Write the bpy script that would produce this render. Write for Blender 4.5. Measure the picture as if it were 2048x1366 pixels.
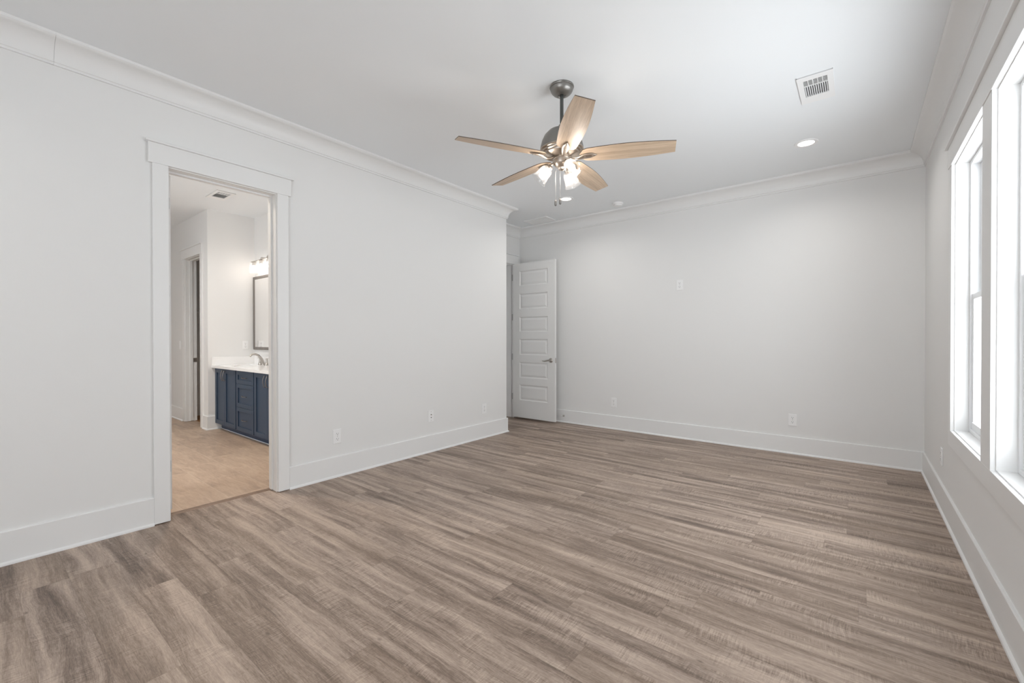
import bpy, bmesh, math, random
from mathutils import Vector, Matrix
random.seed(7)
for o in list(bpy.data.objects):
    bpy.data.objects.remove(o, do_unlink=True)
S = bpy.context.scene
COL = S.collection
PI = math.pi

# ------------------------------------------------------------ camera
RW, RL, RH = 4.191, 5.592, 3.0          # right wall, back wall, ceiling
cam_d = bpy.data.cameras.new('camera')
cam_d.sensor_width = 36.0
cam_d.lens = 871.55 / 2048 * 36.0
cam_d.clip_start = 0.02
cam = bpy.data.objects.new('camera', cam_d)
COL.objects.link(cam)
cam.matrix_world = (Matrix.Translation((3.7008, 0.0, 1.25)) @ Matrix.Rotation(0.6711, 4, 'Z')
                    @ Matrix.Rotation(PI / 2 - 0.0063, 4, 'X') @ Matrix.Rotation(-0.0007, 4, 'Z'))
S.camera = cam

# ------------------------------------------------------------ world, view, lights
world = bpy.data.worlds.new('overcast_sky')
world.use_nodes = True
S.world = world
bg = world.node_tree.nodes['Background']
SKY, GROUND_FILL = 5.6, 7.2                    # bright overcast above, added fill glow below the horizon to brighten the ceiling
wn_ = world.node_tree
w_tc = wn_.nodes.new('ShaderNodeTexCoord')
w_sx = wn_.nodes.new('ShaderNodeSeparateXYZ')
w_mr = wn_.nodes.new('ShaderNodeMapRange')
w_mr.inputs['From Min'].default_value = -0.06
w_mr.inputs['From Max'].default_value = 0.06
w_mr.inputs['To Min'].default_value = GROUND_FILL
w_mr.inputs['To Max'].default_value = SKY
wn_.links.new(w_tc.outputs['Generated'], w_sx.inputs[0])
wn_.links.new(w_sx.outputs['Z'], w_mr.inputs['Value'])
wn_.links.new(w_mr.outputs[0], bg.inputs['Strength'])
bg.inputs['Color'].default_value = (0.91, 0.96, 1.0, 1)
S.view_settings.view_transform = 'Standard'
S.view_settings.look = 'None'
S.view_settings.exposure = 0.18
S.view_settings.gamma = 1.0
S.view_settings.use_curve_mapping = False
S.cycles.use_denoising = True
S.cycles.denoiser = 'OPENIMAGEDENOISE'
S.cycles.denoising_prefilter = 'ACCURATE'
S.cycles.max_bounces = 12
S.cycles.diffuse_bounces = 8
S.cycles.transparent_max_bounces = 24
S.cycles.sample_clamp_indirect = 8.0

BULB, VBULB = 54.0, 20.0                   # emission of the lamp bulbs
CAN_W, BATH_FILL_W = 4.5, 15.0    # watts of the recessed lights; the bathroom pair is added fill


def lamp(name, loc, power, size, color=(1, 1, 1), rot=(0, 0, 0), parent=None, shape='DISK', size_y=None, portal=False, spread=PI):
    d = bpy.data.lights.new(name, 'AREA')
    d.shape = shape
    d.size = size
    if size_y:
        d.size_y = size_y
    d.energy = power
    d.color = color
    d.spread = spread
    o = bpy.data.objects.new(name, d)
    COL.objects.link(o)
    o.location = loc
    o.rotation_euler = rot
    if parent:
        o.parent = parent
    if portal:
        d.cycles.is_portal = True
    return o


WINS = [(3.086, 3.987), (1.996, 2.897)]      # casing openings along Y
WZ0, WZ1 = 0.650, 2.375
for a, b in WINS:
    lamp('window_portal', (4.36, (a + b) / 2, (WZ0 + WZ1) / 2), 1, WZ1 - WZ0, rot=(0, PI / 2, 0),
         shape='RECTANGLE', size_y=b - a, portal=True)
REAR_FILL = (2.30, 3.95, 0.35, 2.55, -2.40)       # added unseen fill window behind the viewpoint: x0, x1, z0, z1, wall y
BWIN_FILL = (-2.30, -0.60, 0.90, 2.50, -1.20)     # added fill window on the unseen bathroom wall
for x0, x1, z0, z1, y in (REAR_FILL, BWIN_FILL):
    lamp('window_portal', ((x0 + x1) / 2, y - 0.16, (z0 + z1) / 2), 1, x1 - x0, rot=(PI / 2, 0, 0),
         shape='RECTANGLE', size_y=z1 - z0, portal=True)


# ------------------------------------------------------------ materials
def srgb(r, g, b):
    def f(c):
        c /= 255
        return c / 12.92 if c <= 0.04045 else ((c + 0.055) / 1.055) ** 2.4
    return (f(r), f(g), f(b), 1)


def mat(name, color, rough=0.5, metal=0.0, spec=0.5, bump=0.0, bump_scale=200.0, var=0.0):
    m = bpy.data.materials.new(name)
    m.use_nodes = True
    nt = m.node_tree
    p = nt.nodes['Principled BSDF']
    p.inputs['Base Color'].default_value = color
    p.inputs['Roughness'].default_value = rough
    p.inputs['Metallic'].default_value = metal
    p.inputs['Specular IOR Level'].default_value = spec
    if bump or var:
        tc = nt.nodes.new('ShaderNodeTexCoord')
        nz = nt.nodes.new('ShaderNodeTexNoise')
        nz.inputs['Scale'].default_value = bump_scale
        nz.inputs['Detail'].default_value = 3
        nt.links.new(tc.outputs['Object'], nz.inputs['Vector'])
        if bump:
            bp = nt.nodes.new('ShaderNodeBump')
            bp.inputs['Strength'].default_value = bump
            bp.inputs['Distance'].default_value = 0.001
            nt.links.new(nz.outputs['Fac'], bp.inputs['Height'])
            nt.links.new(bp.outputs['Normal'], p.inputs['Normal'])
        if var:
            mx = nt.nodes.new('ShaderNodeMix')
            mx.data_type = 'RGBA'
            mx.inputs['A'].default_value = [c * (1 - var) for c in color[:3]] + [1]
            mx.inputs['B'].default_value = [min(1, c * (1 + var)) for c in color[:3]] + [1]
            nt.links.new(nz.outputs['Fac'], mx.inputs['Factor'])
            nt.links.new(mx.outputs['Result'], p.inputs['Base Color'])
    return m


def emit_mat(name, color, strength):
    m = bpy.data.materials.new(name)
    m.use_nodes = True
    nt = m.node_tree
    nt.nodes.clear()
    e = nt.nodes.new('ShaderNodeEmission')
    e.inputs['Color'].default_value = color
    e.inputs['Strength'].default_value = strength
    out = nt.nodes.new('ShaderNodeOutputMaterial')
    nt.links.new(e.outputs[0], out.inputs['Surface'])
    return m


def glass_mat(name, ior=1.45, haze=0.0, tint=(1, 1, 1, 1), bump=0.0):
    """thin sheet glass: clear transmission with fresnel gloss and a little haze"""
    m = bpy.data.materials.new(name)
    m.use_nodes = True
    nt = m.node_tree
    nt.nodes.clear()
    L = nt.links.new
    tr = nt.nodes.new('ShaderNodeBsdfTransparent')
    tr.inputs['Color'].default_value = tint
    gl = nt.nodes.new('ShaderNodeBsdfGlossy')
    gl.inputs['Roughness'].default_value = 0.03
    lw = nt.nodes.new('ShaderNodeLayerWeight')       # schlick gloss, the same on both faces of the sheet
    f0 = ((ior - 1) / (ior + 1)) ** 2
    fr = nt.nodes.new('ShaderNodeMath')
    fr.operation = 'POWER'
    fr.inputs[1].default_value = 5.0
    L(lw.outputs['Facing'], fr.inputs[0])
    fm = nt.nodes.new('ShaderNodeMath')
    fm.operation = 'MULTIPLY_ADD'
    fm.inputs[1].default_value = 0.8 * (1 - f0)
    fm.inputs[2].default_value = f0
    L(fr.outputs[0], fm.inputs[0])
    mx = nt.nodes.new('ShaderNodeMixShader')
    L(fm.outputs[0], mx.inputs[0]); L(tr.outputs[0], mx.inputs[1]); L(gl.outputs[0], mx.inputs[2])
    last = mx
    if haze:
        tl = nt.nodes.new('ShaderNodeBsdfTranslucent')
        tl.inputs['Color'].default_value = (1, 1, 1, 1)
        m2 = nt.nodes.new('ShaderNodeMixShader')
        if bump:
            tc = nt.nodes.new('ShaderNodeTexCoord')
            nz = nt.nodes.new('ShaderNodeTexNoise')
            nz.inputs['Scale'].default_value = 90
            L(tc.outputs['Object'], nz.inputs['Vector'])
            mr = nt.nodes.new('ShaderNodeMapRange')
            mr.inputs['From Min'].default_value = 0.35
            mr.inputs['From Max'].default_value = 0.75
            mr.inputs['To Min'].default_value = haze * 0.4
            mr.inputs['To Max'].default_value = haze * 1.8
            L(nz.outputs['Fac'], mr.inputs['Value'])
            L(mr.outputs[0], m2.inputs[0])
        else:
            m2.inputs[0].default_value = haze
        L(mx.outputs[0], m2.inputs[1]); L(tl.outputs[0], m2.inputs[2])
        last = m2
    out = nt.nodes.new('ShaderNodeOutputMaterial')
    L(last.outputs[0], out.inputs['Surface'])
    return m


def N(nt, typ, **kw):
    n = nt.nodes.new(typ)
    for k, v in kw.items():
        setattr(n, k, v)
    return n


def math_node(nt, op, a, b=None, c=None):
    n = nt.nodes.new('ShaderNodeMath')
    n.operation = op
    for i, v in enumerate((a, b, c)):
        if v is None:
            continue
        if isinstance(v, (int, float)):
            n.inputs[i].default_value = v
        else:
            nt.links.new(v, n.inputs[i])
    return n.outputs[0]


def ramp(nt, fac, stops):
    r = nt.nodes.new('ShaderNodeValToRGB')
    el = r.color_ramp.elements
    while len(el) < len(stops):
        el.new(0.5)
    for e, (p, c) in zip(el, stops):
        e.position = p
        e.color = c
    nt.links.new(fac, r.inputs['Fac'])
    return r.outputs['Color']


def mixc(nt, fac, a, b, mode='MIX'):
    n = nt.nodes.new('ShaderNodeMix')
    n.data_type = 'RGBA'
    n.blend_type = mode
    for sock, v in (('Factor', fac), ('A', a), ('B', b)):
        if isinstance(v, (int, float)):
            n.inputs[sock].default_value = v
        elif isinstance(v, tuple):
            n.inputs[sock].default_value = v
        else:
            nt.links.new(v, n.inputs[sock])
    return n.outputs['Result']


def noise(nt, x, y, z, detail=4, rough=0.55, distortion=0.0):
    cv = nt.nodes.new('ShaderNodeCombineXYZ')
    for i, v in enumerate((x, y, z)):
        if isinstance(v, (int, float)):
            cv.inputs[i].default_value = v
        else:
            nt.links.new(v, cv.inputs[i])
    n = nt.nodes.new('ShaderNodeTexNoise')
    n.inputs['Scale'].default_value = 1.0
    n.inputs['Detail'].default_value = detail
    n.inputs['Roughness'].default_value = rough
    n.inputs['Distortion'].default_value = distortion
    nt.links.new(cv.outputs[0], n.inputs['Vector'])
    return n.outputs['Fac']


def plank_floor_mat():
    m = bpy.data.materials.new('vinyl_plank_floor')
    m.use_nodes = True
    nt = m.node_tree
    L = nt.links.new
    p = nt.nodes['Principled BSDF']
    tc = N(nt, 'ShaderNodeTexCoord')
    sx = N(nt, 'ShaderNodeSeparateXYZ')
    L(tc.outputs['Object'], sx.inputs[0])
    X, Y = sx.outputs[0], sx.outputs[1]
    PW, PL = 0.1755, 1.22
    row = math_node(nt, 'FLOOR', math_node(nt, 'DIVIDE', math_node(nt, 'SUBTRACT', Y, -0.012), PW))
    wn = N(nt, 'ShaderNodeTexWhiteNoise', noise_dimensions='1D')
    L(row, wn.inputs['W'])
    xo = math_node(nt, 'ADD', X, math_node(nt, 'MULTIPLY', wn.outputs['Value'], 5.0))
    colf = math_node(nt, 'DIVIDE', xo, PL)
    col = math_node(nt, 'FLOOR', colf)
    cv = N(nt, 'ShaderNodeCombineXYZ')
    L(row, cv.inputs[0]); L(col, cv.inputs[1])
    w2 = N(nt, 'ShaderNodeTexWhiteNoise', noise_dimensions='3D')
    L(cv.outputs[0], w2.inputs['Vector'])
    R1 = w2.outputs['Value']
    sc = N(nt, 'ShaderNodeSeparateColor')
    L(w2.outputs['Color'], sc.inputs[0])
    R2, R3 = sc.outputs[0], sc.outputs[1]
    seed = math_node(nt, 'MULTIPLY', R1, 53.0)
    # wide tonal bands that run with the plank, wavering a little
    wob = noise(nt, math_node(nt, 'MULTIPLY', X, 2.2), math_node(nt, 'MULTIPLY', Y, 5.0), seed, 2, 0.5)
    Yw = math_node(nt, 'ADD', Y, math_node(nt, 'MULTIPLY', math_node(nt, 'SUBTRACT', wob, 0.5), 0.055))
    band = noise(nt, math_node(nt, 'MULTIPLY', X, 0.95), math_node(nt, 'MULTIPLY', Yw, 14.0), seed, 2, 0.5, 0.4)
    streak = noise(nt, math_node(nt, 'MULTIPLY', X, 3.4), math_node(nt, 'MULTIPLY', Yw, 62.0), seed, 5, 0.66, 1.0)
    fine = noise(nt, math_node(nt, 'MULTIPLY', X, 22.0), math_node(nt, 'MULTIPLY', Yw, 330.0), seed, 3, 0.6, 0.4)
    blot = noise(nt, math_node(nt, 'MULTIPLY', X, 3.6), math_node(nt, 'MULTIPLY', Y, 8.0), seed, 4, 0.6, 0.5)
    mott = noise(nt, math_node(nt, 'MULTIPLY', X, 26.0), math_node(nt, 'MULTIPLY', Yw, 70.0), seed, 5, 0.65, 2.2)
    saw = noise(nt, math_node(nt, 'MULTIPLY', math_node(nt, 'ADD', X, math_node(nt, 'MULTIPLY', wob, 0.06)), 190.0), math_node(nt, 'MULTIPLY', Y, 13.0), seed, 2, 0.5, 0.3)
    t = math_node(nt, 'MULTIPLY', band, 0.62)
    t = math_node(nt, 'ADD', t, math_node(nt, 'MULTIPLY', streak, 0.36))
    t = math_node(nt, 'ADD', t, math_node(nt, 'MULTIPLY', fine, 0.28))
    t = math_node(nt, 'ADD', t, math_node(nt, 'MULTIPLY', mott, 0.22))
    t = math_node(nt, 'ADD', t, math_node(nt, 'MULTIPLY', blot, 0.10))
    t = math_node(nt, 'ADD', t, math_node(nt, 'MULTIPLY', math_node(nt, 'SUBTRACT', R2, 0.5), 0.07))
    # cross-grain saw marks, only in patches
    sawmask = N(nt, 'ShaderNodeMapRange')
    sawmask.inputs['From Min'].default_value = 0.46
    sawmask.inputs['From Max'].default_value = 0.62
    L(blot, sawmask.inputs['Value'])
    sm = math_node(nt, 'MULTIPLY', math_node(nt, 'SUBTRACT', saw, 0.5), math_node(nt, 'MULTIPLY', sawmask.outputs[0], 0.42))
    t = math_node(nt, 'ADD', t, sm)
    c = ramp(nt, t, FLOOR_RAMP)
    # small dark knots and specks
    kv = N(nt, 'ShaderNodeCombineXYZ')
    L(math_node(nt, 'MULTIPLY', X, 4.2), kv.inputs[0]); L(math_node(nt, 'MULTIPLY', Yw, 10.0), kv.inputs[1]); L(seed, kv.inputs[2])
    vo = N(nt, 'ShaderNodeTexVoronoi')
    vo.inputs['Scale'].default_value = 1.0
    L(kv.outputs[0], vo.inputs['Vector'])
    km = N(nt, 'ShaderNodeMapRange')
    km.inputs['From Min'].default_value = 0.03
    km.inputs['From Max'].default_value = 0.085
    km.inputs['To Min'].default_value = 0.7
    km.inputs['To Max'].default_value = 0.0
    L(vo.outputs['Distance'], km.inputs['Value'])
    c = mixc(nt, km.outputs[0], c, (0.075, 0.055, 0.042, 1))
    # warm / grey shift from plank to plank
    c = mixc(nt, math_node(nt, 'MULTIPLY', R3, 0.22), c, (0.30, 0.215, 0.15, 1), 'MIX')
    # joints
    fy = math_node(nt, 'FRACT', math_node(nt, 'DIVIDE', math_node(nt, 'SUBTRACT', Y, -0.012), PW))
    fx = math_node(nt, 'FRACT', colf)
    ey = math_node(nt, 'MULTIPLY', math_node(nt, 'MINIMUM', fy, math_node(nt, 'SUBTRACT', 1.0, fy)), PW)
    ex = math_node(nt, 'MULTIPLY', math_node(nt, 'MINIMUM', fx, math_node(nt, 'SUBTRACT', 1.0, fx)), PL)
    e = math_node(nt, 'MINIMUM', ex, ey)
    mr = N(nt, 'ShaderNodeMapRange')
    mr.inputs['From Max'].default_value = 0.0018
    mr.inputs['To Min'].default_value = 0.30
    mr.inputs['To Max'].default_value = 0.0
    L(e, mr.inputs['Value'])
    c = mixc(nt, mr.outputs[0], c, (0.09, 0.065, 0.045, 1))
    L(c, p.inputs['Base Color'])
    p.inputs['Specular IOR Level'].default_value = 0.42
    rr = N(nt, 'ShaderNodeMapRange')
    rr.inputs['To Min'].default_value = 0.36
    rr.inputs['To Max'].default_value = 0.55
    L(streak, rr.inputs['Value'])
    L(rr.outputs[0], p.inputs['Roughness'])
    bp = N(nt, 'ShaderNodeBump')
    bp.inputs['Strength'].default_value = 0.25
    bp.inputs['Distance'].default_value = 0.0012
    L(t, bp.inputs['Height'])
    L(bp.outputs[0], p.inputs['Normal'])
    return m


FLOOR_RAMP = [(0.59, srgb(90, 75, 65)), (0.72, srgb(131, 114, 102)), (0.81, srgb(160, 142, 129)), (0.97, srgb(196, 177, 162))]


def tile_mat():
    m = bpy.data.materials.new('bathroom_tile')
    m.use_nodes = True
    nt = m.node_tree
    L = nt.links.new
    p = nt.nodes['Principled BSDF']
    tc = N(nt, 'ShaderNodeTexCoord')
    sx = N(nt, 'ShaderNodeSeparateXYZ')
    L(tc.outputs['Object'], sx.inputs[0])
    X, Y = sx.outputs[0], sx.outputs[1]
    ry = math_node(nt, 'DIVIDE', math_node(nt, 'SUBTRACT', Y, 0.078), 0.305)
    row = math_node(nt, 'FLOOR', ry)
    par = math_node(nt, 'MULTIPLY', math_node(nt, 'MODULO', math_node(nt, 'ADD', row, 30.0), 3.0), 0.333)
    cx = math_node(nt, 'ADD', math_node(nt, 'DIVIDE', math_node(nt, 'ADD', X, 10.37), 0.61), par)
    col = math_node(nt, 'FLOOR', cx)
    cv = N(nt, 'ShaderNodeCombineXYZ')
    L(row, cv.inputs[0]); L(col, cv.inputs[1])
    w = N(nt, 'ShaderNodeTexWhiteNoise', noise_dimensions='3D')
    L(cv.outputs[0], w.inputs['Vector'])
    seed = math_node(nt, 'MULTIPLY', w.outputs['Value'], 40)
    a = noise(nt, math_node(nt, 'MULTIPLY', X, 3.0), math_node(nt, 'MULTIPLY', Y, 14.0), seed, 5, 0.6, 0.8)
    b = noise(nt, math_node(nt, 'MULTIPLY', X, 12.0), math_node(nt, 'MULTIPLY', Y, 60.0), seed, 4, 0.6, 0.4)
    t = math_node(nt, 'ADD', math_node(nt, 'MULTIPLY', a, 0.7), math_node(nt, 'MULTIPLY', b, 0.3))
    t = math_node(nt, 'ADD', t, math_node(nt, 'MULTIPLY', math_node(nt, 'SUBTRACT', w.outputs['Value'], 0.5), 0.16))
    c = ramp(nt, t, [(0.3, srgb(158, 136, 118)), (0.5, srgb(180, 156, 135)), (0.7, srgb(198, 176, 154))])
    fy, fx = math_node(nt, 'FRACT', ry), math_node(nt, 'FRACT', cx)
    ey = math_node(nt, 'MULTIPLY', math_node(nt, 'MINIMUM', fy, math_node(nt, 'SUBTRACT', 1.0, fy)), 0.305)
    ex = math_node(nt, 'MULTIPLY', math_node(nt, 'MINIMUM', fx, math_node(nt, 'SUBTRACT', 1.0, fx)), 0.61)
    e = math_node(nt, 'LESS_THAN', math_node(nt, 'MINIMUM', ex, ey), 0.002)
    c = mixc(nt, math_node(nt, 'MULTIPLY', e, 0.5), c, srgb(205, 188, 172))
    L(c, p.inputs['Base Color'])
    p.inputs['Roughness'].default_value = 0.45
    return m


def wood_mat(name, dark, mid, light, rough=0.45, axis=0):
    m = bpy.data.materials.new(name)
    m.use_nodes = True
    nt = m.node_tree
    L = nt.links.new
    p = nt.nodes['Principled BSDF']
    tc = N(nt, 'ShaderNodeTexCoord')
    oi = N(nt, 'ShaderNodeObjectInfo')
    sx = N(nt, 'ShaderNodeSeparateXYZ')
    L(tc.outputs['Object'], sx.inputs[0])
    u, v = sx.outputs[axis], sx.outputs[1 - axis]
    seed = math_node(nt, 'MULTIPLY', oi.outputs['Random'], 30)
    a = noise(nt, math_node(nt, 'MULTIPLY', u, 1.6), math_node(nt, 'MULTIPLY', v, 45.0), seed, 4, 0.6, 0.7)
    b = noise(nt, math_node(nt, 'MULTIPLY', u, 14.0), math_node(nt, 'MULTIPLY', v, 260.0), seed, 3, 0.6, 0.3)
    t = math_node(nt, 'ADD', math_node(nt, 'MULTIPLY', a, 0.65), math_node(nt, 'MULTIPLY', b, 0.35))
    L(ramp(nt, t, [(0.32, dark), (0.5, mid), (0.68, light)]), p.inputs['Base Color'])
    p.inputs['Roughness'].default_value = rough
    return m


M = {}
M['wall'] = mat('wall_paint', (0.785, 0.783, 0.776, 1), 0.7, spec=0.25, bump=0.12, bump_scale=260)
M['ceiling'] = mat('ceiling_paint', (0.845, 0.868, 0.885, 1), 0.8, spec=0.2, bump=0.10, bump_scale=220)
M['trim'] = mat('trim_paint', (0.80, 0.80, 0.795, 1), 0.38, spec=0.4, bump=0.03, bump_scale=60)
M['door'] = mat('door_paint', (0.78, 0.778, 0.77, 1), 0.4, spec=0.4, bump=0.05, bump_scale=120)
M['vinyl'] = mat('window_vinyl', (0.86, 0.87, 0.88, 1), 0.3, bump=0.01, bump_scale=80)
M['plastic'] = mat('white_plastic', (0.86, 0.86, 0.86, 1), 0.35, bump=0.01, bump_scale=80)
M['slot'] = mat('dark_slot', (0.05, 0.05, 0.05, 1), 0.6, var=0.1)
M['duct_shade'] = mat('vent_shade', (0.045, 0.045, 0.045, 1), 0.7, var=0.1)
M['nickel'] = mat('brushed_nickel', (0.52, 0.49, 0.46, 1), 0.32, metal=1.0, bump=0.05, bump_scale=400)
M['pull'] = mat('dark_nickel_pull', (0.34, 0.31, 0.29, 1), 0.34, metal=1.0, bump=0.05, bump_scale=400)
M['hinge'] = mat('satin_hinge_steel', (0.50, 0.50, 0.50, 1), 0.4, metal=0.85, bump=0.05, bump_scale=300)
M['pewter'] = mat('fan_pewter', (0.27, 0.26, 0.245, 1), 0.38, metal=0.85, bump=0.05, bump_scale=300)
M['rodmetal'] = mat('fan_rod_metal', (0.10, 0.105, 0.10, 1), 0.45, metal=0.7, bump=0.05, bump_scale=300)
M['fannickel'] = mat('fan_brushed_nickel', (0.50, 0.44, 0.38, 1), 0.38, metal=1.0, bump=0.06, bump_scale=300)
M['blade'] = wood_mat('fan_blade_oak', srgb(168, 146, 124), srgb(196, 174, 150), srgb(214, 194, 172), 0.42)
M['bladeedge'] = mat('blade_edge', srgb(96, 84, 74), 0.5, var=0.1)
M['floor'] = plank_floor_mat()
M['tile'] = tile_mat()
M['closet_floor'] = wood_mat('closet_wood_floor', srgb(120, 84, 48), srgb(150, 106, 62), srgb(170, 124, 76), 0.5)
M['strip'] = mat('threshold_strip', srgb(128, 106, 90), 0.5, var=0.25, bump_scale=30)
M['navy'] = mat('navy_cabinet_paint', srgb(54, 70, 90), 0.42, spec=0.4, var=0.04, bump_scale=12)
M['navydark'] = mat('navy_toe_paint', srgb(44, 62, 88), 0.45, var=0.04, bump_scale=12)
M['quartz'] = mat('white_quartz', (0.87, 0.865, 0.86, 1), 0.14, var=0.015, bump_scale=30)
M['basin'] = mat('basin_porcelain', (0.88, 0.88, 0.88, 1), 0.12, var=0.01)
M['mirror'] = mat('mirror_glass', (0.93, 0.93, 0.93, 1), 0.01, metal=1.0, var=0.002)
M['mframe'] = wood_mat('mirror_frame_wood', srgb(98, 92, 88), srgb(122, 115, 110), srgb(140, 132, 126), 0.4, 0)
M['bulb'] = emit_mat('fan_bulb_glow', (1.0, 0.90, 0.80, 1), BULB)
M['vbulb'] = emit_mat('vanity_bulb_glow', (1.0, 0.9, 0.80, 1), VBULB)
M['lens'] = emit_mat('recessed_light_lens', (1.0, 0.97, 0.92, 1), 2.6)
M['shade'] = glass_mat('seeded_shade_glass', 1.5, 0.035, bump=1)
M['vshade'] = glass_mat('clear_cylinder_glass', 1.35, 0.03)
M['pane'] = glass_mat('window_pane_glass', 1.45)
M['chain'] = mat('pull_chain_metal', (0.55, 0.54, 0.52, 1), 0.35, metal=0.9, var=0.05)
M['fob'] = mat('pull_fob_metal', (0.30, 0.29, 0.28, 1), 0.35, metal=0.9, var=0.05)
M['wire'] = mat('white_coated_wire', (0.82, 0.82, 0.82, 1), 0.4, var=0.02)
M['caulk'] = mat('white_caulk', (0.75, 0.78, 0.85, 1), 0.5, var=0.02)
M['rubber'] = mat('white_rubber', (0.7, 0.7, 0.7, 1), 0.6, var=0.03)


# ------------------------------------------------------------ mesh helpers
def box(bm, x0, x1, y0, y1, z0, z1, mi=0):
    r = bmesh.ops.create_cube(bm, size=1.0)
    for v in r['verts']:
        v.co = Vector(((x0 + x1) / 2 + v.co.x * (x1 - x0), (y0 + y1) / 2 + v.co.y * (y1 - y0), (z0 + z1) / 2 + v.co.z * (z1 - z0)))
    fs = {f for v in r['verts'] for f in v.link_faces}
    for f in fs:
        f.material_index = mi
    return r['verts']


def bevel_all(bm, w, seg=2, angle=0.6):
    es = [e for e in bm.edges if len(e.link_faces) == 2 and e.calc_face_angle(0) > angle]
    bmesh.ops.bevel(bm, geom=es, offset=w, segments=seg, affect='EDGES', profile=0.5)


def bbox(x0, x1, y0, y1, z0, z1, bev=0.002, seg=2):
    bm = bmesh.new()
    box(bm, x0, x1, y0, y1, z0, z1)
    if bev:
        bevel_all(bm, bev, seg)
    return bm


def merge(bm, other):
    me = bpy.data.meshes.new('tmp')
    other.to_mesh(me)
    other.free()
    bm.from_mesh(me)
    bpy.data.meshes.remove(me)
    return bm


def lathe(bm, prof, n=40, mtx=None, cap=True):
    """prof: list of (r, z) ; spun round Z"""
    rings = []
    for r, z in prof:
        if r < 1e-6:
            rings.append([bm.verts.new((0, 0, z))])
        else:
            rings.append([bm.verts.new((r * math.cos(2 * PI * k / n), r * math.sin(2 * PI * k / n), z)) for k in range(n)])
    for a, b in zip(rings[:-1], rings[1:]):
        for k in range(n):
            k2 = (k + 1) % n
            if len(a) == 1 and len(b) == 1:
                continue
            if len(a) == 1:
                f = (a[0], b[k], b[k2])
            elif len(b) == 1:
                f = (a[k], b[0], a[k2])
            else:
                f = (a[k], b[k], b[k2], a[k2])
            bm.faces.new(f)
    if cap:
        for rg in (rings[0], rings[-1]):
            if len(rg) > 1:
                bm.faces.new(rg)
    vs = [v for rg in rings for v in rg]
    if mtx is not None:
        for v in vs:
            v.co = mtx @ v.co
    return vs


def tube(bm, pts, rad, n=12, cap=True, flat=None):
    """round tube along pts; rad a number or a list; flat=(sx, sy) squashes the section"""
    pts = [Vector(p) for p in pts]
    rads = rad if isinstance(rad, (list, tuple)) else [rad] * len(pts)
    rings = []
    up0 = None
    for i, p in enumerate(pts):
        d = (pts[min(i + 1, len(pts) - 1)] - pts[max(i - 1, 0)]).normalized()
        if up0 is None:
            up0 = Vector((0, 0, 1)) if abs(d.z) < 0.9 else Vector((1, 0, 0))
        s = d.cross(up0).normalized()
        u = s.cross(d).normalized()
        up0 = u
        fx, fy = flat if flat else (1, 1)
        rings.append([bm.verts.new(p + s * (math.cos(2 * PI * k / n) * rads[i] * fx) + u * (math.sin(2 * PI * k / n) * rads[i] * fy)) for k in range(n)])
    for a, b in zip(rings[:-1], rings[1:]):
        for k in range(n):
            bm.faces.new((a[k], a[(k + 1) % n], b[(k + 1) % n], b[k]))
    if cap:
        bm.faces.new(rings[0][::-1])
        bm.faces.new(rings[-1])


def link(name, bm, m, parent=None, smooth=False, world=False, angle=0.7):
    """ONE mesh object. world=True: the mesh was drawn in room coordinates, move it to its parent's frame."""
    bmesh.ops.recalc_face_normals(bm, faces=bm.faces[:])
    if world and parent is not None:
        inv = WORLD[parent.name].inverted()
        bmesh.ops.transform(bm, matrix=inv, verts=bm.verts[:])
    me = bpy.data.meshes.new(name)
    if smooth:
        for f in bm.faces:
            f.smooth = True
        for e in bm.edges:
            if len(e.link_faces) == 2 and e.calc_face_angle(0) > angle:
                e.smooth = False
    bm.to_mesh(me)
    bm.free()
    for mm in (m if isinstance(m, (list, tuple)) else [m]):
        me.materials.append(M[mm])
    o = bpy.data.objects.new(name, me)
    COL.objects.link(o)
    WORLD[o.name] = Matrix.Identity(4)
    if parent is not None:
        o.parent = parent
        WORLD[o.name] = WORLD[parent.name].copy()
    return o


WORLD = {}


def thing(name, label, cat, loc=(0, 0, 0), rotz=0.0, group=None, kind=None):
    o = bpy.data.objects.new(name, None)
    o.empty_display_size = 0.1
    COL.objects.link(o)
    o.location = loc
    o.rotation_euler = (0, 0, rotz)
    WORLD[o.name] = Matrix.Translation(loc) @ Matrix.Rotation(rotz, 4, 'Z')
    if label:
        o['label'] = label
    if cat:
        o['category'] = cat
    if group:
        o['group'] = group
    if kind:
        o['kind'] = kind
    return o


def struct(name, bm, m, label=None, cat=None, smooth=False, parent=None, world=False):
    o = link(name, bm, m, parent=parent, smooth=smooth, world=world)
    if parent is None:
        o['kind'] = 'structure'
    if label:
        o['label'] = label
        if parent is None:
            o['category'] = cat
    return o


def dup(root, loc, rotz, label, group=None):
    r = root.copy()
    COL.objects.link(r)
    r.location = loc
    r.rotation_euler = (0, 0, rotz)
    r['label'] = label
    if group:
        r['group'] = group
    for ch in list(root.children):
        c = ch.copy()
        COL.objects.link(c)
        c.parent = r
        for g in list(ch.children):
            d = g.copy()
            COL.objects.link(d)
            d.parent = c
    return r


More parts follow.
